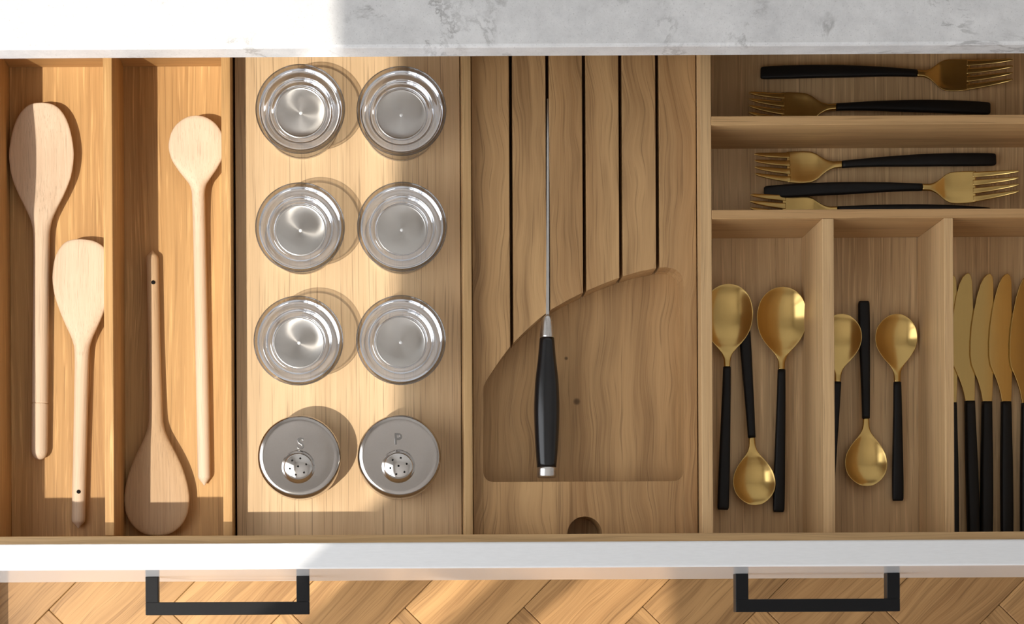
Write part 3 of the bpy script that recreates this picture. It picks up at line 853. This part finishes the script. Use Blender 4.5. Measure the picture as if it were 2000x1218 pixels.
small_b = [(0, 0, 0.5, 0.0105, 0.0004, 0.0004, 0.0000, 0.8), (1.5, 0, 11.5, 0.0104, 0.0005, 0.0005, 0.0004, 0.6), (6, 0, 20, 0.0102, 0.0006, 0.0006, 0.0014, 0.5), (16, 0, 31.5, 0.0098, 0.0006, 0.0006, 0.0038, 0.5), (30, 0, 39.3, 0.0092, 0.0006, 0.0006, 0.0058, 0.5), (45, 0, 41.5, 0.0087, 0.0006, 0.0006, 0.0066, 0.5), (60, 0, 39.4, 0.0083, 0.0006, 0.0006, 0.0060, 0.5), (74, 0, 33, 0.0081, 0.0006, 0.0006, 0.0044, 0.5), (87, 0, 24, 0.0080, 0.0007, 0.0007, 0.0026, 0.5), (98, 0, 15, 0.0081, 0.0009, 0.0009, 0.0012, 0.55), (108, 0, 9, 0.0083, 0.0012, 0.0012, 0.0004, 0.65), (119, 0, 6.6, 0.0086, 0.0015, 0.0015, 0.0001, 0.75), (133, 0, 6.2, 0.0086, 0.0018, 0.0018, 0.0000, 0.8)]
small_h = [(132.5, 0, 7.4, .0086, .0022, .0022, 0, .7), (170, 0, 8.0, .0084, .0024, .0024, 0, .65), (250, 0, 9.6, .0066, .0026, .0026, 0, .6), (330, 0, 11.0, .0048, .0025, .0025, 0, .55), (359, 0, 10.6, .0042, .0022, .0022, 0, .5), (363, 0, 9.2, .0042, .0016, .0016, 0, .5)]
bs = None
for s, e, zo, lab in [((1422, 556, .012), (1410.5, 991, .004), 0.0035, 'large brass spoon tucked against the left wall of the cutlery tray'),
                      ((1529, 560, .012), (1520.5, 997, .004), 0, 'large brass spoon in full view next to the first upright divider')]:
    f = make_spoon('table_spoon', big_b, big_h) if bs is None else dup(bs)
    bs = bs or f
    place(f, P(*s), P(*e), 0, zo); tag(f, lab, 'spoon', 'large brass spoons')
ts = None
for s, e, zo, lab in [((1751, 613, .010), (1753.5, 977, .004), 0, 'small brass spoon lying bowl up, alone on the right of the middle compartment'),
                      ((1646, 613, .010), (1616, 975, .004), 0, 'small brass spoon half hidden behind the first upright divider'),
                      ((1693, 949, .010), (1687, 601, .004), 0, 'small brass spoon lying head down in the middle compartment'),
                      ((1476.5, 986, .010), (1453, 638, .003), 0, 'small brass spoon lying head down between the two large spoons')]:
    f = make_spoon('tea_spoon', small_b, small_h) if ts is None else dup(ts)
    ts = ts or f
    place(f, P(*s), P(*e), 0, zo); tag(f, lab, 'spoon', 'small brass spoons')

# ------------------------------------------------------------------ table knives
def make_knife():
    f = empty('table_knife')
    # outline in px; local y from tip down to the handle end, x across, spine on the right
    edge = [(0, -9), (2, -14), (8, -20), (22, -27), (45, -34), (75, -40), (105, -44.5), (135, -46.5), (160, -46.5), (178, -44), (195, -37), (210, -31), (224, -26.5), (236, -23.5), (251, -21)]
    spine = [(251, -2.5), (236, -1.6), (210, -0.6), (160, 0.2), (80, 0), (40, -0.3), (18, -0.9), (8, -2.4), (3, -4.8), (0.5, -7.4)]
    pts = [(x * PF, -y * PF) for y, x in edge + spine]
    bm = bmesh.new()
    cx = -12 * PF
    top = [bm.verts.new((x - cx, y, .0009 if abs(x) < 1e-9 else .0009)) for x, y in pts]
    bot = [bm.verts.new((x - cx, y, -.0006)) for x, y in pts]
    n = len(pts)
    ft = bm.faces.new(top); bm.faces.new(list(reversed(bot)))
    for i in range(n):
        j = (i + 1) % n
        bm.faces.new((top[j], top[i], bot[i], bot[j]))
    bmesh.ops.recalc_face_normals(bm, faces=bm.faces[:])
    bmesh.ops.bevel(bm, geom=[e for e in ft.edges], offset=.0004, segments=2, profile=0.5, affect='EDGES', clamp_overlap=True)
    bmesh.ops.recalc_face_normals(bm, faces=bm.faces[:])
    bl = obj('blade', bm, BRASS, f)
    loft('knife_handle', [(-s * PF, x * PF, w * PF, z, h1, h2, 0, p) for s, x, w, z, h1, h2, p in
         [(250.5, 0, 9.6, 0, .0030, .0030, .55), (300, 0, 10.2, 0, .0034, .0034, .55), (380, .3, 11.6, 0, .0036, .0036, .55), (460, .6, 12.0, 0, .0036, .0036, .55), (510, .6, 11.6, 0, .0034, .0032, .55), (516, .6, 10, 0, .0026, .0026, .55)]], BLACK_HANDLE, f, sub=4, n=12)
    return f
kp = None
for tx, ty, bx, by, zo, lab in [(1857, 536, 1860, 1040, .0042, 'brass knife hidden behind the second upright divider, only its black handle edge showing'),
                                (1887, 533, 1901, 1040, .0044, 'brass knife with black handle next to the second upright divider'),
                                (1929, 534, 1926, 1040, .0050, 'brass knife with black handle, second in the row from the upright divider'),
                                (1964, 534, 1966, 1040, .0056, 'brass knife with black handle, third in the row from the upright divider'),
                                (2005, 537, 2004, 1040, .0062, 'brass knife with black handle cut off by the right edge of the picture')]:
    f = make_knife() if kp is None else dup(kp)
    kp = kp or f
    a_, b_ = P(tx, ty, zo), P(bx, by, zo)
    d_ = a_ - b_
    f.location = (a_.x, a_.y, zo)
    f.rotation_euler = (0, math.radians(4.0), math.atan2(-d_.x, d_.y))
    tag(f, lab, 'knife', 'brass table knives')
